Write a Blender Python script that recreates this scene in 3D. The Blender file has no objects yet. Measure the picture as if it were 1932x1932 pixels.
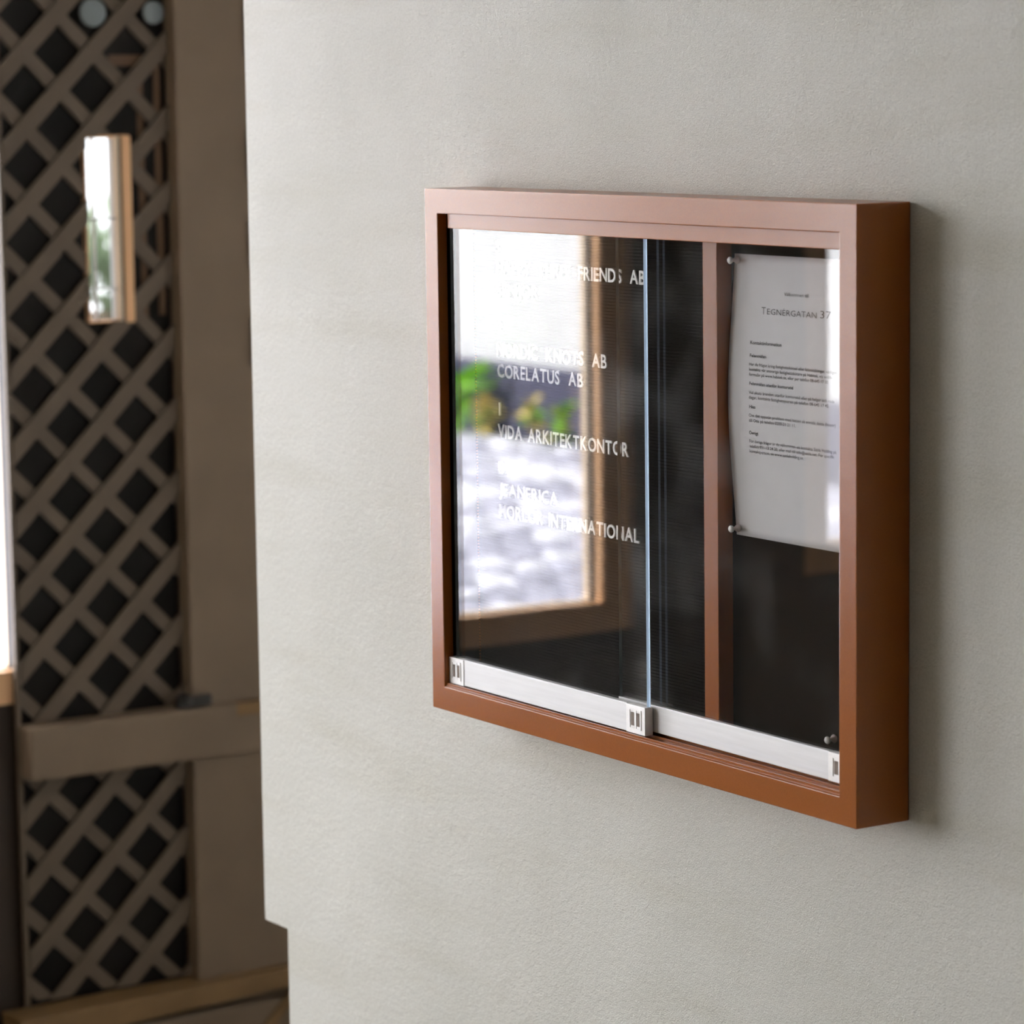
import bpy, bmesh, math, random
from mathutils import Vector, Matrix
random.seed(7)
S = bpy.context.scene
COL = S.collection
Z0 = 1.75                      # the hall floor is z = 0; the plan below counts heights from the top of the cabinet

# ---------------------------------------------------------------- camera
cd = bpy.data.cameras.new('camera'); cam = bpy.data.objects.new('camera', cd); COL.objects.link(cam)
cam.location = (3.26048146, -2.06011031, 0.11618194 + Z0)
cam.rotation_euler = (1.4402022, 0.01323775, 0.99497639)
cd.sensor_width = 36; cd.lens = 6100.87 / 1932 * 36
cd.clip_start = .05; cd.clip_end = 200
cd.dof.use_dof = True; cd.dof.focus_distance = 3.52; cd.dof.aperture_fstop = 6.6
S.camera = cam

# ---------------------------------------------------------------- daylight and exposure
w = bpy.data.worlds.new('overcast_sky'); S.world = w; w.use_nodes = True
bg = w.node_tree.nodes['Background']; bg.inputs[0].default_value = (.93, .96, 1, 1); bg.inputs[1].default_value = 6.0
sd = bpy.data.lights.new('sun', 'SUN'); sd.energy = 26; sd.angle = .02; sd.color = (1, .985, .96)
so = bpy.data.objects.new('sun', sd); COL.objects.link(so)
so.rotation_euler = Vector((.25, -.62, -.75)).to_track_quat('-Z', 'Y').to_euler(); so.location = (-6, 6, 9)
S.view_settings.view_transform = 'Standard'; S.view_settings.look = 'None'
S.view_settings.exposure = 0.46; S.view_settings.gamma = 1; S.view_settings.use_curve_mapping = False
try:
    S.cycles.transparent_max_bounces = 16; S.cycles.max_bounces = 12; S.cycles.diffuse_bounces = 6
    S.cycles.use_denoising = True
except Exception: pass

# ---------------------------------------------------------------- materials
def mat(name, col, rough=.5, spec=.5, metal=0, noise=None, bump=None, bumps=None, stretch=(1, 1, 1)):
    m = bpy.data.materials.new(name); m.use_nodes = True; nt = m.node_tree; b = nt.nodes['Principled BSDF']
    b.inputs['Base Color'].default_value = (*col, 1); b.inputs['Roughness'].default_value = rough
    b.inputs['Specular IOR Level'].default_value = spec; b.inputs['Metallic'].default_value = metal
    tc = nt.nodes.new('ShaderNodeTexCoord'); mp = nt.nodes.new('ShaderNodeMapping')
    geo = nt.nodes.new('ShaderNodeNewGeometry')
    nt.links.new(geo.outputs['Position'], mp.inputs[0]); mp.inputs['Scale'].default_value = stretch
    if noise:
        sc, amt, det = noise
        n = nt.nodes.new('ShaderNodeTexNoise'); n.inputs['Scale'].default_value = sc; n.inputs['Detail'].default_value = det
        nt.links.new(mp.outputs[0], n.inputs['Vector'])
        r = nt.nodes.new('ShaderNodeMapRange'); r.inputs[1].default_value = .3; r.inputs[2].default_value = .7
        r.inputs[3].default_value = 1 - amt; r.inputs[4].default_value = 1 + amt
        nt.links.new(n.outputs[0], r.inputs[0])
        v = nt.nodes.new('ShaderNodeVectorMath'); v.operation = 'SCALE'; v.inputs[0].default_value = col
        nt.links.new(r.outputs[0], v.inputs['Scale']); nt.links.new(v.outputs[0], b.inputs['Base Color'])
    if bump:
        last = None
        for sc, dist, det in (bump if isinstance(bump, list) else [bump]):
            n = nt.nodes.new('ShaderNodeTexNoise'); n.inputs['Scale'].default_value = sc; n.inputs['Detail'].default_value = det
            nt.links.new(mp.outputs[0], n.inputs['Vector'])
            bp = nt.nodes.new('ShaderNodeBump'); bp.inputs['Strength'].default_value = 1; bp.inputs['Distance'].default_value = dist
            nt.links.new(n.outputs[0], bp.inputs['Height'])
            if last: nt.links.new(last.outputs[0], bp.inputs['Normal'])
            last = bp
        nt.links.new(last.outputs[0], b.inputs['Normal'])
    return m

def plaster():
    m = mat('plaster', (.70, .69, .65), .85, .25, bump=[(3.5, .003, 3), (560, .0013, 2), (120, .0010, 2), (22, .0012, 2)])
    nt = m.node_tree; b = nt.nodes['Principled BSDF']
    geo = nt.nodes.new('ShaderNodeNewGeometry')
    def noise(sc, det, stretch=(1, 1, 1)):
        mp = nt.nodes.new('ShaderNodeMapping'); mp.inputs['Scale'].default_value = stretch
        nt.links.new(geo.outputs['Position'], mp.inputs[0])
        n = nt.nodes.new('ShaderNodeTexNoise'); n.inputs['Scale'].default_value = sc; n.inputs['Detail'].default_value = det
        nt.links.new(mp.outputs[0], n.inputs['Vector']); return n
    def ramp(n, pts):
        r = nt.nodes.new('ShaderNodeValToRGB'); e = r.color_ramp.elements
        while len(e) < len(pts): e.new(.5)
        for k, (p, c) in enumerate(pts): e[k].position = p; e[k].color = (*c, 1)
        nt.links.new(n.outputs[0], r.inputs[0]); return r
    def mul(a, c):
        x = nt.nodes.new('ShaderNodeMix'); x.data_type = 'RGBA'; x.blend_type = 'MULTIPLY'; x.inputs[0].default_value = 1
        nt.links.new(a, x.inputs[6]); nt.links.new(c, x.inputs[7]); return x.outputs[2]
    big = ramp(noise(2.2, 4), [(.35, (.675, .67, .635)), (.65, (.74, .735, .705))])
    fine = ramp(noise(330, 2), [(.3, (.9, .9, .89)), (.6, (1, 1, 1))])
    spots = ramp(noise(38, 3, (1, 1, .45)), [(.20, (.55, .53, .5)), (.27, (1, 1, 1))])
    smear = ramp(noise(5, 6, (.4, 1, 2.4)), [(.3, (.94, .93, .90)), (.5, (1, 1, 1))])
    c = mul(big.outputs[0], fine.outputs[0]); c = mul(c, spots.outputs[0]); c = mul(c, smear.outputs[0])
    nt.links.new(c, b.inputs['Base Color'])
    return m

def glass(name, dust=.02, tint=(1, 1, 1), wav=.0):
    m = bpy.data.materials.new(name); m.use_nodes = True; nt = m.node_tree; nt.nodes.clear()
    N = nt.nodes.new; L = nt.links.new
    out = N('ShaderNodeOutputMaterial'); geo = N('ShaderNodeNewGeometry')
    ior = N('ShaderNodeMix'); ior.inputs[2].default_value = 1.52; ior.inputs[3].default_value = 1 / 1.52
    L(geo.outputs['Backfacing'], ior.inputs[0])
    fr = N('ShaderNodeFresnel'); L(ior.outputs[0], fr.inputs['IOR'])
    tr = N('ShaderNodeBsdfTransparent'); tr.inputs[0].default_value = (*tint, 1)
    gl = N('ShaderNodeBsdfGlossy'); gl.inputs['Roughness'].default_value = 0.0
    if wav:
        mp = N('ShaderNodeMapping'); mp.inputs['Scale'].default_value = (1, 1, 1); L(geo.outputs['Position'], mp.inputs[0])
        n = N('ShaderNodeTexNoise'); n.inputs['Scale'].default_value = 5; n.inputs['Detail'].default_value = 0; L(mp.outputs[0], n.inputs['Vector'])
        bp = N('ShaderNodeBump'); bp.inputs['Distance'].default_value = wav; L(n.outputs[0], bp.inputs['Height']); L(bp.outputs[0], gl.inputs['Normal'])
    mx = N('ShaderNodeMixShader'); L(fr.outputs[0], mx.inputs[0]); L(tr.outputs[0], mx.inputs[1]); L(gl.outputs[0], mx.inputs[2])
    # smears of dust on the surface
    df = N('ShaderNodeBsdfDiffuse'); df.inputs[0].default_value = (.8, .8, .8, 1)
    n2 = N('ShaderNodeTexNoise'); n2.inputs['Scale'].default_value = 9; n2.inputs['Detail'].default_value = 5; L(geo.outputs['Position'], n2.inputs['Vector'])
    r = N('ShaderNodeMapRange'); r.inputs[1].default_value = .52; r.inputs[2].default_value = .75; r.inputs[3].default_value = dust * .35; r.inputs[4].default_value = dust * 2.5
    L(n2.outputs[0], r.inputs[0])
    m2 = N('ShaderNodeMixShader'); L(r.outputs[0], m2.inputs[0]); L(mx.outputs[0], m2.inputs[1]); L(df.outputs[0], m2.inputs[2])
    L(m2.outputs[0], out.inputs[0]); return m

M = dict(
    plaster=plaster(),
    ceiling=mat('ceiling_plaster', (.42, .40, .33), .9, noise=(3, .04, 3)),
    warmwall=mat('warm_plaster', (.30, .27, .20), .9, .2, noise=(3, .04, 3)),
    brown=mat('gate_brown', (.20, .143, .095), .45, .4, noise=(6, .08, 3)),
    slat=mat('slat_brown', (.125, .092, .064), .5, .35, noise=(9, .08, 3)),
    ochreedge=mat('ochre_wood', (.22, .13, .055), .45, .4, noise=(7, .15, 4)),  # ochre tone along the golden rail edges and the slanted strip
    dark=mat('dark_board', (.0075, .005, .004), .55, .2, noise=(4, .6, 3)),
    darkdoor=mat('dark_stained_wood', (.045, .03, .022), .5, .4, noise=(6, .15, 4), stretch=(1, 1, .15)),
    iron=mat('black_iron', (.03, .026, .024), .5, .5, noise=(30, .2, 2)),
    oak=mat('oiled_wood', (.85, .50, .27), .5, .4, noise=(10, .12, 5), stretch=(1, 1, .1)),
    paleoak=mat('pale_wood', (.85, .66, .48), .5, .4, noise=(10, .1, 5), stretch=(1, 1, .1)),
    orange=mat('orange_streak_and_pot', (.11, .058, .028), .5, .4, noise=(10, .2, 5), stretch=(1, 1, .1)),
    rubber=mat('black_gasket', (.02, .02, .025), .6, .4, noise=(50, .1, 2)),
    copper=mat('copper_brown_lacquer', (.36, .105, .014), .23, .5, noise=(700, .06, 2), bump=(900, .00004, 2)),
    channel=mat('dark_side_channel', (.010, .005, .004), .9, .0, noise=(40, .1, 2)),
    felt=mat('black_letter_felt', (.010, .008, .0075), .95, 0.0, noise=(900, .35, 2)),
    noticefelt=mat('brown_black_felt', (.017, .012, .010), .95, 0.0, noise=(800, .35, 2)),
    alu=mat('brushed_aluminium', (.72, .72, .735), .5, .5, .3, noise=(60, .04, 3), stretch=(.2, 1, 4)),
    alucap=mat('grey_white_plastic', (.86, .85, .85), .45, .5, .35, noise=(200, .03, 2)),
    slot=mat('slot_shade', (.22, .17, .14), .6, .3, noise=(100, .1, 2)),
    white=mat('white_plastic', (.85, .85, .84), .4, .5, noise=(300, .02, 2)),
    pin=mat('pin_plastic', (.74, .64, .62), .3, .6, noise=(300, .02, 2)),
    paper=mat('paper', (.74, .74, .77), .75, .3, noise=(60, .012, 3)),
    ink=mat('print_ink', (.05, .05, .055), .7, .2, noise=(900, .1, 1)),
    inkgrey=mat('small_print_ink', (.09, .085, .09), .7, .2, noise=(900, .1, 1)),
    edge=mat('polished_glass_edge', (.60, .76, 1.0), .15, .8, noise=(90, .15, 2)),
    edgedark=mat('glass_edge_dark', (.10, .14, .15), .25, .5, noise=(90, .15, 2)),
    floor=mat('hall_floor_stone', (.24, .215, .165), .5, .4, noise=(3, .12, 4)),
    facade=mat('white_facade', (.69, .69, .69), .9, .2, noise=(2, .03, 3)),
    plinth=mat('blue_grey_plinth', (.085, .085, .14), .8, .3, noise=(5, .15, 4)),
    ground=mat('mossy_joint', (.12, .13, .08), .95, .1, noise=(3, .4, 5)),
    sett=mat('grey_granite', (.40, .40, .48), .8, .3, noise=(12, .25, 5)),
    sett2=mat('pale_granite', (.66, .66, .72), .8, .3, noise=(12, .2, 5)),
    leaf=mat('fresh_leaf', (.26, .55, .05), .6, .3, noise=(20, .2, 2)),
    leaf2=mat('tan_leaf', (.62, .50, .16), .6, .3, noise=(20, .2, 2)),
    leaf3=mat('grey_green_leaf', (.18, .24, .14), .6, .3, noise=(20, .2, 2)),
    stem=mat('plant_stem', (.20, .16, .07), .7, .3, noise=(20, .2, 2)),
    muntin=mat('white_paint', (.8, .8, .82), .45, .5, noise=(20, .03, 2)),
    pane=glass('cabinet_glass', .03, wav=.00022),
    pane2=glass('cabinet_glass_rear', .016, wav=.00015),
    doorglass=glass('door_glass', .004),
    dimmed=glass('dimmed_slot_glass', .004, (.6, .6, .6)),  # tint added to dim the bright outdoors behind the slot window
    frosted=mat('frosted_pane', (.20, .23, .24), .5, .5, noise=(8, .1, 3)),
)

# the ground edge of the pane passes on light that enters through its face
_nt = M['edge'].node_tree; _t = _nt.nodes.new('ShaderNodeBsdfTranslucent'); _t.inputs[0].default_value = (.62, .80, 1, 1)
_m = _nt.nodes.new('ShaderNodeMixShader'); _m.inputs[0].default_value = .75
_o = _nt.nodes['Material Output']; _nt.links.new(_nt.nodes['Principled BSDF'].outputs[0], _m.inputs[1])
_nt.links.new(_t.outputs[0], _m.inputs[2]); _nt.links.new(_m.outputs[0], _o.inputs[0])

# ---------------------------------------------------------------- mesh helpers
class MB:
    def __init__(s): s.v = []; s.f = []; s.mi = []
    def add(s, vs, fs, mi=0):
        o = len(s.v); s.v += [Vector(v) for v in vs]; s.f += [[i + o for i in f] for f in fs]; s.mi += [mi] * len(fs); return s
    def box(s, x0, x1, y0, y1, z0, z1, mi=0):
        return s.add([(x, y, z) for x in (x0, x1) for y in (y0, y1) for z in (z0, z1)],
                     [(0, 1, 3, 2), (4, 6, 7, 5), (0, 4, 5, 1), (2, 3, 7, 6), (0, 2, 6, 4), (1, 5, 7, 3)], mi)
    def prism(s, pts, axis, a, b, mi=0):
        """polygon extruded along axis ('y': pts are (x,z); 'x': pts are (y,z); 'z': pts are (x,y))"""
        n = len(pts)
        f = {'y': lambda p, t: (p[0], t, p[1]), 'x': lambda p, t: (t, p[0], p[1]), 'z': lambda p, t: (p[0], p[1], t)}[axis]
        return s.add([f(p, a) for p in pts] + [f(p, b) for p in pts],
                     [list(range(n)), list(range(2 * n - 1, n - 1, -1))] + [[i, (i + 1) % n, n + (i + 1) % n, n + i] for i in range(n)], mi)
    def lathe(s, base, axis, prof, n=20, mi=0):
        """prof: (distance along axis, radius)"""
        ax = Vector(axis).normalized(); u = ax.orthogonal().normalized(); v = ax.cross(u); base = Vector(base)
        vs = []; fs = []
        for d, r in prof:
            for k in range(n):
                a = 2 * math.pi * k / n; vs.append(base + ax * d + (u * math.cos(a) + v * math.sin(a)) * r)
        for i in range(len(prof) - 1):
            for k in range(n):
                fs.append([i * n + k, i * n + (k + 1) % n, (i + 1) * n + (k + 1) % n, (i + 1) * n + k])
        fs += [list(range(n - 1, -1, -1)), [(len(prof) - 1) * n + k for k in range(n)]]
        return s.add(vs, fs, mi)
    def build(s, name, mats, parent=None, bevel=0, smooth=False, raw=False):
        mats = mats if isinstance(mats, (list, tuple)) else [mats]
        off = Vector((0, 0, 0 if raw else Z0))
        vs = [v + off for v in s.v]
        if parent is not None: org = world_origin(parent)
        else:
            lo = [min(v[i] for v in vs) for i in range(3)]; hi = [max(v[i] for v in vs) for i in range(3)]
            org = Vector(((lo[0] + hi[0]) / 2, (lo[1] + hi[1]) / 2, lo[2]))
        me = bpy.data.meshes.new(name); me.from_pydata([v - org for v in vs], [], s.f)
        for m in mats: me.materials.append(M[m] if isinstance(m, str) else m)
        for p, i in zip(me.polygons, s.mi): p.material_index = i; p.use_smooth = smooth
        bm = bmesh.new(); bm.from_mesh(me); bmesh.ops.recalc_face_normals(bm, faces=bm.faces)
        if bevel:
            es = [e for e in bm.edges if len(e.link_faces) == 2 and e.calc_face_angle(0) > .5]
            bmesh.ops.bevel(bm, geom=es, offset=bevel, segments=2, profile=.6, affect='EDGES', clamp_overlap=True)
        bm.to_mesh(me); bm.free()
        o = bpy.data.objects.new(name, me); COL.objects.link(o)
        if parent is not None: o.parent = parent
        else: o.location = org
        return o
def world_origin(o):
    p = Vector((0, 0, 0))
    while o is not None: p += o.location; o = o.parent
    return p
def thing(name, label, cat, loc, group=None, kind=None):
    o = bpy.data.objects.new(name, None); COL.objects.link(o); o.location = (loc[0], loc[1], loc[2] + Z0); o.empty_display_size = .05
    tag(o, label, cat, group, kind); return o
def tag(o, label=None, cat=None, group=None, kind=None):
    for k, v in (('label', label), ('category', cat), ('group', group), ('kind', kind)):
        if v: o[k] = v
    return o
def bx(*a): return MB().box(*a)

# ---------------------------------------------------------------- the setting: hall shell
F = -1.75                                                   # floor level in plan heights
CE = 1.35                                                   # ceiling
XE = -2.2                                                   # end wall plane
tag(MB().prism([(-.563, CE), (-.563, -1.012), (-.4995, -1.012), (-.4995, F), (6.5, F), (6.5, CE)], 'y', 0, .3)
    .build('wall_right', 'plaster', bevel=.0015), 'pale rough plastered wall carrying the cabinet', kind='structure')
tag(bx(-.563, -.40, .3, 1.7, F, CE).build('wall_side', 'plaster'), 'plaster return wall of the recess', kind='structure')
tag(bx(-2.4, -.40, 1.7, 1.85, F, CE).build('wall_alcove', 'plaster'), 'back wall of the recess', kind='structure')
tag(bx(-2.24, 6.5, -6.15, -6.0, F, CE).build('wall_left', 'warmwall'), 'opposite plaster wall of the hall', kind='structure')
tag(bx(6.5, 6.65, -6.15, .3, F, CE).build('wall_back', 'darkdoor'), 'wall behind the viewer', kind='structure')
tag(bx(-2.4, 6.65, -6.15, 1.85, F - .1, F).build('floor', 'floor'), 'stone floor of the hall', kind='structure')
tag(bx(-2.4, 6.65, -6.15, 1.85, CE, CE + .15).build('ceiling', 'ceiling'), 'ceiling of the hall', kind='structure')

# end wall: two glazed doors, a pier between them
TOP = 1.1; sz0_, sz1_ = -.305, .036
e = MB()
e.box(XE - .045, XE - .016, -6.0, 1.7, TOP, CE)                         # lintel
e.box(XE - .045, XE - .016, -2.325, -1.87, F, TOP)                      # pier
e.box(XE - .045, XE - .016, -6.0, -5.2, F, TOP)
e.box(XE - .045, XE - .016, .445, 1.7, F, sz0_ - .002); e.box(XE - .045, XE - .016, .445, 1.7, sz1_ + .002, TOP); e.box(XE - .045, XE - .016, .445, .539, sz0_, sz1_); e.box(XE - .045, XE - .016, .634, 1.7, F, TOP)
tag(e.build('wall_end', 'darkdoor'), 'dark panelled end wall around the glazed doors', kind='structure')
def glazed_door(name, y0, y1, sill, label, mull):
    t = thing(name, label, None, (XE - .05, (y0 + y1) / 2, F), kind='structure')
    d = MB().box(XE - .045, XE - .025, y0, y1, F, sill - .062)
    d.box(XE - .025, XE - .018, y0 + .12, y1 - .12, F + .15, sill - .2)
    d.build('kick_panel', 'darkdoor', t, bevel=.004)
    def ring(n, m, a, b, xa, xb):
        for bb in ((y0 + a, y0 + b, sill - .062 + a, TOP - a), (y1 - b, y1 - a, sill - .062 + a, TOP - a)):
            bx(xa, xb, *bb).build(n, m, t)
        bx(xa, xb, y0 + b, y1 - b, sill - .062 + a, sill - .062 + b).build(n, m, t)
        bx(xa, xb, y0 + b, y1 - b, TOP - b, TOP - a).build(n, m, t)
    ring('door_frame', 'oak', 0, .062, XE - .038, XE - .0125)
    ring('gasket', 'rubber', 0, .0625, XE - .060, XE - .038)
    ring('sash', 'paleoak', 0, .062, XE - .082, XE - .060)
    bx(XE - .072, XE - .066, y0 + .05, y1 - .05, sill - .01, TOP - .05).build('window_pane', 'doorglass', t)
    for my in mull:
        bx(XE - .077, XE - .0125, my - .025, my + .025, sill, TOP - .062).build('mullion', 'oak', t)
    return t
glazed_door('door_1', -1.870, .445, -.946, 'wide wood framed glazed door at the hall end', [])
glazed_door('door_2', -5.2, -2.325, -.880, 'second wood framed glazed door further along the end wall', [-3.8])  # unseen width stretched to bring more daylight onto the wall

# ---------------------------------------------------------------- lattice gate beside the recess
g = thing('lattice_gate', 'brown lattice gate panel with crossing diagonal slats between the wall and the daylight', 'gate', (XE + .02, .69, F))
GY0, GY1 = .370, .712
bx(XE, XE + .045, GY1, 1.06, F, TOP).build('stile', 'brown', g, bevel=.004)
bx(XE - .001, XE + .012, GY0 - .004, GY0 + .004, F, TOP).build('edge_strip', 'slat', g)
bx(XE + .001, XE + .06, GY0, 1.055, -1.145, -1.045).build('middle_rail', 'brown', g, bevel=.006)
tag(bx(XE + .03, XE + .064, .80, 1.05, -1.071, -1.045).build('rail_capping', 'ochreedge', g, bevel=.004), 'ochre capping')
bx(XE, XE + .07, GY0 - .05, 1.02, F + .0, -1.635).build('bottom_rail', 'brown', g, bevel=.006)
tag(MB().prism([(GY0 - .05, -1.640), (GY0 - .05, -1.585), (1.02, -1.575), (1.02, -1.605)], 'x', XE + .0, XE + .085)
    .build('bottom_capping', 'ochreedge', g, bevel=.005), 'ochre capping')
tag(MB().prism([(.940, -1.600), (.915, -1.600), (.785, -1.73), (.815, -1.73)], 'x', XE + .07, XE + .082)
    .build('corner_brace', 'ochreedge', g, bevel=.003), 'ochre slanted edge strip')
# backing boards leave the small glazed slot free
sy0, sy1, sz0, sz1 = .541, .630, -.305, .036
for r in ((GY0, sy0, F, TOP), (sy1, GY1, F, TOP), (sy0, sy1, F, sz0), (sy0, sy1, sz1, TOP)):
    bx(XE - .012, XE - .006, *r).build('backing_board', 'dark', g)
for a, b, z0, z1 in ((.655, .668, -.33, .14), (.690, .704, -.30, .17), (.60, .70, .165, .185)):  # orange strips put in for the wood reflected behind the slats
    tag(bx(XE - .0059, XE - .004, a, b, z0, z1).build('reflection_strip', 'orange', g), 'orange strip standing for reflected wood behind the slats')
for yy, r in ((.560, .026), (.683, .021)):                  # two small round lights
    tag(MB().lathe((XE + .016, yy, .262), (1, 0, 0), [(0, r), (.004, r), (.006, r * .8)], 24).build('round_light', 'frosted', g, smooth=True), 'small pale glass disc')
P = .137
def clip(sgn, c, hw, z0, z1, y0, y1):
    """strip |(y + sgn*z) - c| < hw clipped to a rectangle, as a polygon"""
    poly = [(y0, z0), (y1, z0), (y1, z1), (y0, z1)]
    for s_, lim in ((1, c + hw), (-1, -(c - hw))):
        out = []
        for i in range(len(poly)):
            a, b = poly[i], poly[(i + 1) % len(poly)]
            da = s_ * (a[0] + sgn * a[1]) - lim; db = s_ * (b[0] + sgn * b[1]) - lim
            if da <= 0: out.append(a)
            if (da < 0 < db) or (db < 0 < da):
                t = da / (da - db); out.append((a[0] + t * (b[0] - a[0]), a[1] + t * (b[1] - a[1])))
        poly = out
        if len(poly) < 3: return None
    return poly
for z0, z1 in ((-1.045, TOP), (-1.575, -1.145)):
    for sgn, ph, hw, xa in ((1, .0685, .018, XE - .004), (-1, .0685 + .024, .022, XE + .005)):
        for k in range(-30, 31):
            c = ph + P * k
            if sgn == 1 and False: continue
            pl = clip(sgn, c, hw, z0, z1, GY0 + .005, GY1 + .004)
            if not pl: continue
            # the glazed slot interrupts the slats that would cross it
            ar = abs(sum(pl[i][0] * pl[(i + 1) % len(pl)][1] - pl[(i + 1) % len(pl)][0] * pl[i][1] for i in range(len(pl)))) / 2
            if ar < 2e-4: continue
            pieces = [pl]
            if z0 > -1.1:
                keep = []
                for (a, b, cc, d) in ((GY0 + .005, sy0, z0, z1), (sy1, GY1 + .004, z0, z1), (sy0, sy1, z0, sz0), (sy0, sy1, sz1, z1)):
                    q = clip(sgn, c, hw, cc, d, a, b)
                    if q: keep.append(q)
                hit = clip(sgn, c, hw, sz0, sz1, sy0, sy1)
                if hit: pieces = keep
            mb = MB()
            for q in pieces: mb.prism(q, 'x', xa, xa + .009)
            mb.build('slat', 'slat', g)
for z in (.227, -.002, -.173, -.355):
    MB().box(XE + .045, XE + .060,   .858, .878, z - .045, z + .045).lathe((XE + .056, .876, z - .05), (0, 0, 1), [(0, .008), (.1, .008)], 12).build('hinge', 'iron', g)
tag(MB().box(XE + .046, XE + .062, .675, .745, -1.042, -1.022).lathe((XE + .046, .69, -1.025), (1, 0, 0), [(0, .012), (.02, .012), (.026, .007)], 14).build('bolt_handle', 'iron', g, bevel=.001), 'short black bolt')
# the slot window
wf = tag(bx(XE - .004, XE + .010, sy0 - .003, sy0, sz0, sz1).build('slot_window', 'oak', g), 'narrow glazed slot with pale wood edge and white bars')
bx(XE - .004, XE + .012, .607, .612, sz0, sz1).build('gasket', 'rubber', wf)
bx(XE - .004, XE + .012, .598, .607, sz0, sz1).build('inner_frame', 'paleoak', wf)
bx(XE - .004, XE + .016, .612, .630, sz0 - .004, sz1).build('wood_frame', 'oak', wf, bevel=.002)
bx(XE - .004, XE + .010, sy0, .630, sz1 - .003, sz1 + .002).build('wood_frame', 'oak', wf)
bx(XE - .004, XE + .010, sy0, .612, sz0 - .002, sz0 + .002).build('wood_frame', 'oak', wf)
bx(XE - .0035, XE - .001, sy0, .598, sz0, sz1).build('window_pane', 'dimmed', wf)
for a in (.556, .592): bx(XE, XE + .006, a - .0022, a + .0022, sz0, sz1).build('glazing_bar', 'muntin', wf)
for z in (-.115, -.245): bx(XE, XE + .006, sy0, .598, z - .002, z + .002).build('glazing_bar', 'muntin', wf)

# ---------------------------------------------------------------- display cabinet
W, H, D = .80304, .62, .06811
BL, BT, BB = .02746, .02896, .02878
cb = thing('display_cabinet', 'copper brown framed glass notice cabinet with sliding panes mounted on the plaster wall', 'cabinet', (W / 2, -.0005, -H))
# casing: front ring plus four sides, one pressed body
c = MB()
o_ = [(0, 0), (W, 0), (W, -H), (0, -H)]; i_ = [(BL, -BT), (W - BL, -BT), (W - BL, -H + BB), (BL, -H + BB)]
vs = [(x, -D, z) for x, z in o_] + [(x, -D, z) for x, z in i_] + [(x, -.0005, z) for x, z in o_] + [(x, -.014, z) for x, z in i_] 
fs = []
for k in range(4):
    n = (k + 1) % 4
    fs += [(k, n, 4 + n, 4 + k), (k, 8 + k, 8 + n, n), (4 + k, 4 + n, 12 + n, 12 + k), (8 + k, 12 + k, 12 + n, 8 + n)]
c.add(vs, fs)
c.build('frame', 'copper', cb, bevel=.0011)
bx(BL - .002, W - BL + .002, -.014, -.001, -H + BB - .002, -BT + .002).build('back_plate', 'channel', cb)
# top track with a small lip, bottom track with running grooves
tt = MB().box(BL + .0095, W - BL, -.0600, -.0385, -.0462, -.0288); tt.box(BL + .0095, W - BL, -.0385, -.0190, -.040, -.0288)
tt.build('top_track', 'copper', cb, bevel=.0008)
bt = MB().box(BL, W - BL, -.0665, -.0190, -H + BB, -H + BB + .0014)
for d in (.0650, .0500, .0395): bt.box(BL, W - BL, -d, -d + .0016, -H + BB + .001, -H + BB + .0042)
bt.build('bottom_track', 'copper', cb, bevel=.0003)
for a in (BL, W - BL - .0012):
    bx(a, a + .0012, -.0555, -.019, -H + BB, -BT).build('side_channel', 'channel', cb)
tag(bx(.0330, .0338, -.0535, -.0528, -H + BB + .002, -.047).build('glint_strip', 'alu', cb), 'thin bright strip standing for a glint')  # bright sliver put in for the glint line beside the pane
bx(.510, .5352, -.0385, -.0190, -H + BB + .001, -.040).build('divider', 'copper', cb, bevel=.0007)

# grooved letter board
lb = MB(); z = -.046; pitch = .0036; x0, x1 = BL + .0012, .510
prof = []
zb = -H + BB + .0014
while z - pitch > zb:
    prof += [(-.0192, z), (-.0192, z - pitch * .62), (-.0172, z - pitch * .74), (-.0172, z - pitch * .95)]; z -= pitch
prof += [(-.0192, z), (-.0192, zb)]
pv = []; pf = []
prof = [(-.0192, -.0400)] + prof
for y, zz in prof: pv += [(x0, y, zz), (x1, y, zz)]
for k in range(len(prof) - 1): pf.append((2 * k, 2 * k + 1, 2 * k + 3, 2 * k + 2))
n = len(pv)
pv += [(x0, -.0142, -.0400), (x1, -.0142, -.0400), (x0, -.0142, zb), (x1, -.0142, zb)]
pf.append((n, n + 1, n + 3, n + 2))
lb.add(pv, pf)
board = tag(lb.build('letter_board', 'felt', cb), 'black grooved felt board for white push-in letters')
nb = bx(.5352, W - BL - .0012, -.0190, -.0142, zb, -.0400).build('notice_board', 'noticefelt', cb)
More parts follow.
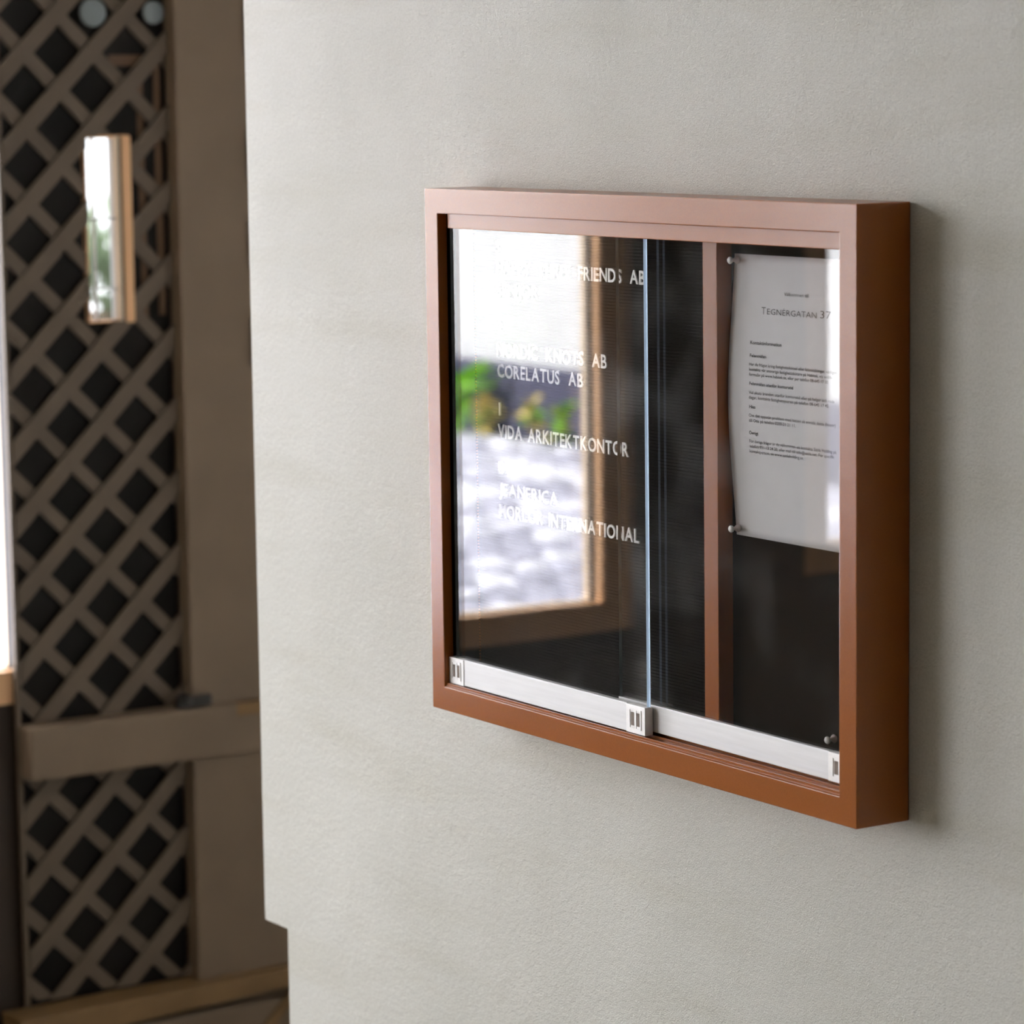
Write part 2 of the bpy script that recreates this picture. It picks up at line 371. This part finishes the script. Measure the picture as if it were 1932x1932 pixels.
# ---- letters
_gl = {}
def glyph(ch, bold):
    k = (ch, bold)
    if k in _gl: return _gl[k]
    cu = bpy.data.curves.new('g', 'FONT'); cu.body = ch; cu.size = 1; cu.resolution_u = 3
    cu.extrude = .045; cu.offset = bold
    ob = bpy.data.objects.new('g', cu); COL.objects.link(ob)
    me = bpy.data.meshes.new_from_object(ob.evaluated_get(bpy.context.evaluated_depsgraph_get()))
    bpy.data.objects.remove(ob)
    xs = [v.co.x for v in me.vertices]; ys = [v.co.y for v in me.vertices]
    _gl[k] = (me, min(xs), max(xs), min(ys), max(ys)); return _gl[k]
CAPH = glyph("H", .02)[4]
letter_cache = {}
def letter_line(txt, x0, x1, zbase, h, board):
    s = h / CAPH; gap = .0022; words = [w_ for w_ in txt.split(' ') if w_]
    ws = [[(glyph(ch, .02)[2] - glyph(ch, .02)[1]) * s for ch in w_] for w_ in words]
    tot = sum(map(sum, ws)); gaps = sum(len(w_) - 1 for w_ in words) * gap; ns = len(words) - 1
    cx = 1.0
    if ns: 
        cx = min(1.0, (x1 - x0 - gaps - ns * .0125) / tot); space = (x1 - x0 - gaps - tot * cx) / ns
    else:
        cx = (x1 - x0 - gaps) / tot if len(txt) > 1 else 1.0; space = 0
    x = x0; bo = world_origin(board)
    for wi, w_ in enumerate(words):
        for ci, ch in enumerate(w_):
            me, a, b_, c_, d_ = glyph(ch, .02)
            key = (ch, round(s * cx, 5), round(s, 5))
            if key not in letter_cache:
                m2 = me.copy(); m2.materials.clear(); m2.materials.append(M['white'])
                for v in m2.vertices: v.co = Vector(((v.co.x - a) * s * cx, -v.co.z * s * .8, v.co.y * s))
                letter_cache[key] = m2
            ob = bpy.data.objects.new('letter', letter_cache[key]); COL.objects.link(ob); ob.parent = board
            ob.location = Vector((x, -.0199, zbase + Z0 + random.uniform(-.0003, .0003))) - bo
            ob.rotation_euler = (0, random.uniform(-.012, .012), 0)
            x += ws[wi][ci] * cx + gap
        x += space - gap
for L_ in (('3', .0790, .0895, -.0745, .0142), ('HAPPY THREE FRIENDS AB', .0803, .3796, -.0990, .0150), ('SENJOR', .0796, .1689, -.1252, .0145),
           ('2', .0808, .0899, -.1687, .0142), ('NORDIC KNOTS AB', .0790, .3049, -.1953, .0152), ('CORELATUS AB', .0795, .2572, -.2197, .0150),
           ('1', .0815, .0864, -.2646, .0145), ('VIDA ARKITEKTKONTOR', .0790, .3456, -.2908, .0152), ('BV', .0790, .1075, -.3339, .0142),
           ('JEANERICA', .0799, .2039, -.3594, .0145), ('MORLOR INTERNATIONAL', .0793, .3645, -.3854, .0152)):
    letter_line(*L_, board)

# ---- sliding panes
def pane(x0, x1, yf, yb, z0, z1, m, rail, capl, capr, railf, railb, zr0, zr1):
    """glass part with a metal rail and end caps as sub-parts"""
    mb = MB(); ch = .0019 if rail[0] < .1 else .0004
    mb.prism([(x0, yf), (x1 - ch * .7, yf), (x1, yf + ch), (x1, yb), (x0, yb)], 'z', z0, z1)
    p = mb.build('sliding_pane', [m, 'edgedark', 'edge'], cb)
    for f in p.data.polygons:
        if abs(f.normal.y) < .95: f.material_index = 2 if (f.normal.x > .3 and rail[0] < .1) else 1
    R_ = MB(); R_.box(rail[0], rail[1], railf, railb, zr0, zr1); R_.box(rail[0], rail[1], railf, railf + .0012, zr1, zr1 + .001)
    r = tag(R_.build('bottom_rail', 'alu', p, bevel=.0004), 'brushed aluminium rail')
    for a, b in (capl, capr):
        if b <= a: continue
        k = MB(); f = railf - .0008; w_ = b - a; h_ = zr1 - zr0 + .0006; za = zr0 - .0006
        k.box(a, b, f, railb - .0005, za, zr1 + .0004)
        pl = k.build('end_cap', 'alucap', p, bevel=.0004)
        # raised surround and two dark plates painting the shade inside the slots
        q = MB(); ga, gb = a + w_ * .22, b - w_ * .22; gz0, gz1 = za + h_ * .20, zr1 - h_ * .16
        t_ = .0011
        q.box(ga - t_, gb + t_, f - .0007, f, gz0 - t_, gz0); q.box(ga - t_, gb + t_, f - .0007, f, gz1, gz1 + t_)
        q.box(ga - t_, ga, f - .0007, f, gz0, gz1); q.box(gb, gb + t_, f - .0007, f, gz0, gz1)
        q.box((ga + gb) / 2 - .0016, (ga + gb) / 2 + .0016, f - .0005, f, gz0, gz1)
        q.build('cap_surround', 'alucap', p)
        s2 = MB()
        s2.box(ga + w_ * .05, ga + w_ * .20, f - .0003, f + .0002, gz0 + .0025, gz1 - .0025)
        s2.box(gb - w_ * .22, gb - w_ * .07, f - .0003, f + .0002, gz0 + .0025, gz1 - .0025)
        s2.build('slot_shade_plate', 'slot', p)
    return p
tag(pane(.0375, .4300, -.0570, -.0530, -.5840, -.0465 + .008, 'pane', (.0600, .3955), (.0285, .0598), (.3957, .4312), -.0608, -.0505, -.5863, -.5560),
    'front left pane sliding in front of the other')
tag(pane(.3620, W - BL - .0016, -.0468, -.0428, -.5820, -.0410, 'pane2', (.3640, .7355), (0, -1), (.7357, W - BL - .0016), -.0495, -.0405, -.5835, -.5548),
    'rear right pane')

# ---------------------------------------------------------------- the paper notice
def paper_y(x, z):
    """how far the sheet stands off the board: it is pinned at the corners and bulges between them"""
    u = (x - .5425) / .21; v = min(1, max(0, (-.0592 - z) / .2967))
    return -.0205 - .0045 * math.sin(math.pi * min(1, v)) ** 2 * (1 - u) ** 2 - .002 * math.sin(math.pi * v)
def edge_x(z):
    v = (-.0592 - z) / .2967
    return .5425 - .0048 * math.sin(math.pi * v ** 1.15) + .0015 * v
pm = MB(); NX, NZ = 24, 36; vs = []; fs = []
for j in range(NZ + 1):
    z = -.0592 - .2967 * j / NZ
    for i in range(NX + 1):
        x = .5425 + .21 * i / NX; xx = x + (edge_x(z) - .5425) * (1 - i / NX); vs.append((xx, paper_y(x, z), z))
nv = len(vs); vs += [(x, y + .0002, z) for x, y, z in vs]
for j in range(NZ):
    for i in range(NX):
        a = j * (NX + 1) + i; fs.append((a, a + NX + 1, a + NX + 2, a + 1)); fs.append((nv + a, nv + a + 1, nv + a + NX + 2, nv + a + NX + 1))
for i in range(NX):
    a = i; fs.append((a, a + 1, nv + a + 1, nv + a)); a = NZ * (NX + 1) + i; fs.append((a, nv + a, nv + a + 1, a + 1))
for j in range(NZ):
    a = j * (NX + 1); b = a + NX + 1; fs.append((a, nv + a, nv + b, b)); a += NX; b += NX; fs.append((a, b, nv + b, nv + a))
pm.add(vs, fs)
note = tag(pm.build('paper_notice', 'paper', smooth=True), 'white printed sheet pinned up behind the right pane, its left edge curling', 'notice')
norg = world_origin(note)
def print_lines(name, lines, material, bold):
    """flat print: joined outline of the words, laid on the sheet"""
    mb = MB()
    for txt, x0, x1, zb_, h in lines:
        cu = bpy.data.curves.new('t', 'FONT'); cu.body = txt; cu.size = 1; cu.resolution_u = 2; cu.offset = bold
        ob = bpy.data.objects.new('t', cu); COL.objects.link(ob)
        me = bpy.data.meshes.new_from_object(ob.evaluated_get(bpy.context.evaluated_depsgraph_get())); bpy.data.objects.remove(ob)
        xs = [v.co.x for v in me.vertices]; a, b = min(xs), max(xs); s = h / CAPH
        vv = []
        for v in me.vertices:
            x = x0 + (v.co.x - a) / (b - a) * (x1 - x0); z = zb_ + v.co.y * s; vv.append((x, paper_y(x, z) - .0003, z))
        mb.add(vv, [list(p.vertices) for p in me.polygons])
        bpy.data.meshes.remove(me)
    # keep face normals towards the reader
    o = mb.build(name, material, note); return o
print_lines('welcome_line', [('Välkommen till', .6282, .6685, -.0995, .0036)], 'inkgrey', -.004)
print_lines('heading', [('T', .5915, .5985, -.1203, .0078), ('EGN\u00c9RGATAN', .6008, .6820, -.1200, .0062), ('37', .6880, .7050, -.1195, .0078)], 'ink', -.010)
print_lines('subheading', [('Kontaktinformation', .5744, .6257, -.1520, .0036), ('Felanmälan', .5743, .6009, -.1655, .0034),
    ('Felanmälan utanför kontorstid', .5742, .6455, -.1947, .0034), ('Hiss', .5740, .5839, -.2190, .0034), ('Övrigt', .5729, .5878, -.2465, .0034)], 'ink', .012)
print_lines('body_text', [
    ('Har du frågor kring fastighetsskötsel eller felanmälningar, vänligen', .5736, .7153, -.1745, .0033),
    ('kontakta vår ansvarige fastighetsskötare på Habitek, via webb-', .5736, .7085, -.1798, .0033),
    ('formulär på www.habitek.se, eller per telefon 08-645 17 00.', .5736, .7025, -.1851, .0033),
    ('Vid akuta ärenden utanför kontorstid eller på helger och röda', .5735, .7119, -.2040, .0033),
    ('dagar, kontakta fastighetsjouren på telefon 08-645 17 45.', .5734, .7034, -.2092, .0033),
    ('Om det uppstår problem med hissen så anmäls detta (hissnr)', .5730, .7136, -.2280, .0033),
    ('till Otis på telefon 0200-21 21 11.', .5730, .6495, -.2334, .0033),
    ('För övriga frågor är du välkommen att kontakta Sätila Holding på', .5729, .7144, -.2552, .0033),
    ('telefon 031-13 24 20, eller mail till info@satila.net. För specifik', .5729, .7110, -.2604, .0033),
    ('kontaktperson, se www.satilaholding.se.', .5725, .6617, -.2658, .0033)], 'inkgrey', .002)

# ---------------------------------------------------------------- push pins
def push_pin(x, z, y0, label, tilt=(0, 0)):
    t = thing('push_pin', label, 'pin', (x, y0, z), 'clear pale push pins in the cabinet')
    ax = Vector((tilt[0], -1, tilt[1]))
    MB().lathe((x, y0, z), ax, [(0, .0034), (.0016, .0044), (.0030, .0036), (.0042, .0022), (.0092, .0016)], 20).build('body', 'pin', t, smooth=True)
    MB().lathe(Vector((x, y0, z)) + ax.normalized() * .0092, ax, [(0, .0018), (.0008, .0036), (.0022, .0039), (.0034, .0030)], 20).build('head', 'white', t, smooth=True)
    MB().lathe((x, y0 + .0035, z), ax, [(0, .0003), (.0036, .0005)], 8).build('needle', 'alu', t)
    return t
push_pin(.5495, -.0657, -.0212, 'pale push pin at the upper left corner of the white sheet', (.05, 0))
push_pin(.5490, -.3485, -.0212, 'pale push pin at the lower left corner of the white sheet', (.08, 0))
push_pin(.7080, -.5490, -.0190, 'pale push pin in the empty dark felt just above the right rail', (.1, -.05))

# ---------------------------------------------------------------- outdoors
gr = tag(bx(-26, -2.4, -7.7, 9, F - .15, F - .028).build('ground', 'ground'), 'mossy bed between the paving setts', kind='structure')
fac = MB().box(-30, -2.4, -8.2, -7.68, F, 6.5)
tag(fac.build('wall_facade', 'facade'), 'white rendered wall across the courtyard', kind='structure')
tag(bx(-30, -2.4, -7.68, -7.57, F - .03, -1.39).build('trim_1', 'plinth', bevel=.01), 'dark blue grey base of the courtyard wall', kind='structure')
# paving setts: single stones where they show, the rest joined
def sett_mesh(sx, sy, seed):
    r = random.Random(seed); vs = []
    h = .034 + r.uniform(-.006, .008)
    for zz, sc in ((-.02, 1), (h * .7, 1), (h, .72)):
        for a, b in ((-1, -.7), (-.7, -1), (.7, -1), (1, -.7), (1, .7), (.7, 1), (-.7, 1), (-1, .7)):
            vs.append((a * sx / 2 * sc * r.uniform(.93, 1.03), b * sy / 2 * sc * r.uniform(.93, 1.03), zz + (r.uniform(-.004, .004) if zz > 0 else 0)))
    fs = [list(range(16, 24))]
    for l in (0, 8):
        for k in range(8): fs.append([l + k, l + (k + 1) % 8, l + 8 + (k + 1) % 8, l + 8 + k])
    return vs, fs
variants = []
for k in range(8):
    vs, fs = sett_mesh(.135, .155, k); me = bpy.data.meshes.new('cobblestone'); me.from_pydata(vs, [], fs); me.materials.append(M['sett2' if k % 3 == 0 else 'sett'])
    variants.append((me, vs, fs))
cells = []
px_, py_ = .155, .175
for i in range(int(14.5 / px_)):
    for j in range(int(11.5 / py_)):
        x = -2.5 - px_ * (i + .5); y = -7.45 + py_ * (j + .5) + (.5 * py_ if i % 2 else 0)
        if y > 4.0: continue
        cells.append((x + random.uniform(-.01, .01), y + random.uniform(-.01, .01)))
cx_, cy_ = 3.26, 1.96                                       # the cabinet glass mirrors this strip of paving
def inview(x, y):
    if y > -2.6: return False
    yv = -.113 - y; t = (x - 3.26) / (-8.4); mid = -2.06 + (yv + 2.06)
    # direction of the mirrored sight lines across the visible left half of the glass
    a = (yv + 2.06) / (3.26 - x)
    return .615 < a < .700
near = sorted([c_ for c_ in cells if inview(*c_) and c_[0] < -5.4], key=lambda c_: -c_[0])[:300]
ns_ = set(near); gorg = world_origin(gr)
for k, (x, y) in enumerate(near):
    o = bpy.data.objects.new('cobblestone', variants[random.randrange(8)][0]); COL.objects.link(o); o.parent = gr
    o.location = Vector((x, y, F - .02 + Z0)) - gorg; o.rotation_euler = (random.uniform(-.08, .08), random.uniform(-.08, .08), random.uniform(-.15, .15))
rest = {0: MB(), 1: MB()}
restmb = MB()
for (x, y) in cells:
    if (x, y) in ns_: continue
    me, vs, fs = variants[random.randrange(8)]; a = random.uniform(-.15, .15); ca, sa = math.cos(a), math.sin(a)
    restmb.add([(x + vx * ca - vy * sa, y + vx * sa + vy * ca, F - .02 + vz) for vx, vy, vz in vs], fs, random.random() < .35)
rb = restmb.build('cobblestone_paving', ['sett', 'sett2'], gr); rb['kind'] = 'stuff'

leafmesh = {}
def leaf_me(m, l, w_):
    if (m, l, w_) in leafmesh: return leafmesh[(m, l, w_)]
    vs = [(0, 0, 0)]; prof = [(.15, .7), (.4, 1), (.7, .8), (.9, .35)]
    for t, b in prof: vs += [(-b * w_ / 2, t * l, .06 * l * math.sin(t * 3)), (0, t * l, .06 * l * math.sin(t * 3) - .1 * w_), (b * w_ / 2, t * l, .06 * l * math.sin(t * 3))]
    vs.append((0, l, 0)); fs = [(0, 2, 1), (0, 3, 2)]
    for k in range(3):
        a = 1 + 3 * k; fs += [(a, a + 1, a + 4, a + 3), (a + 1, a + 2, a + 5, a + 4)]
    fs += [(10, 11, 13), (11, 12, 13)]
    me = bpy.data.meshes.new('leaf'); me.from_pydata(vs, [], fs); me.materials.append(M[m]); leafmesh[(m, l, w_)] = me; return me
def weed(x, y, h, ms, n, l, w_, label, name, group, spread=.35, z=F):
    t = thing(name, label, 'plant', (x, y, z), group)
    st = MB(); r = random.Random(int(x * 1000))
    stems = []
    for k in range(3):
        top = Vector((x + r.uniform(-.05, .05), y + r.uniform(-.04, .06), z + h * r.uniform(.75, 1)))
        stems.append((Vector((x + r.uniform(-.015, .015), y, z - .02)), top)); b_, tp = stems[-1]
        st.lathe(b_, tp - b_, [(0, .006), ((tp - b_).length, .003)], 6)
    st.build('stem', 'stem', t)
    org = world_origin(t)
    for k in range(n):
        b_, tp = stems[k % 3]; p = b_.lerp(tp, r.uniform(.3, 1)); o = bpy.data.objects.new('leaf', leaf_me(r.choice(ms), l, w_)); COL.objects.link(o); o.parent = t
        o.location = Vector((p.x, p.y, p.z + Z0)) - org
        o.rotation_euler = (r.uniform(-.5, .9), r.uniform(-.6, .6), r.uniform(0, 6.28)); s_ = r.uniform(.7, 1.2); o.scale = (s_, s_, s_)
    return t
GP = 'weeds growing along the dark base of the courtyard wall'
weed(-11.66, -7.36, .36, ['leaf'], 34, .24, .06, 'bright green long-bladed weed at the far left of the pane reflection', 'weed', GP)
weed(-11.52, -7.12, .13, ['leaf', 'leaf2'], 16, .09, .055, 'low bright green weed at the foot of the courtyard wall', 'weed', GP)
weed(-11.33, -7.36, .24, ['leaf', 'leaf2', 'leaf2'], 30, .10, .07, 'yellow and tan leafed weed against the courtyard wall', 'weed', GP)
weed(-10.92, -7.38, .26, ['leaf2', 'leaf2', 'leaf'], 22, .09, .055, 'thin tan weed midway along the courtyard wall reflection', 'weed', GP)
weed(-10.64, -7.36, .25, ['leaf', 'leaf', 'leaf2'], 26, .09, .06, 'green weed nearest the wooden door frame in the reflection', 'weed', GP)
# seen through the slot window: a planter with a feathery shrub
pt = thing('planter', 'brown planter with a grey green shrub outside the slot window', 'planter', (-7.62, 3.2, F))
MB().lathe((-7.62, 3.2, F), (0, 0, 1), [(0, .22), (.5, .30), (.98, .36), (1.04, .36), (1.04, .30), (.95, .28)], 28).build('pot', 'orange', pt, smooth=True)
po = world_origin(pt); r = random.Random(4)
for k in range(60):
    o = bpy.data.objects.new('leaf', leaf_me('leaf3', .36, .05)); COL.objects.link(o); o.parent = pt
    o.location = Vector((-7.62 + r.uniform(-.12, .12), 3.2 + r.uniform(-.12, .12), F + Z0 + 1.02 + r.uniform(0, .2))) - po
    o.rotation_euler = (r.uniform(-.1, 1.3), r.uniform(-.3, .3), r.uniform(0, 6.28))

# light portals: they only guide the sampling of the sky through the glazed doors
for (y0, y1, z0) in ((-1.76, .33, -.93), (-5.15, -2.43, -.865)):
    ld = bpy.data.lights.new('door_portal', 'AREA'); ld.shape = 'RECTANGLE'; ld.size = TOP - z0; ld.size_y = y1 - y0
    ld.cycles.is_portal = True
    lo = bpy.data.objects.new('door_portal', ld); COL.objects.link(lo); lo.location = (XE + .03, (y0 + y1) / 2, (TOP + z0) / 2 + Z0)
    lo.rotation_euler = (0, -math.pi / 2, 0)
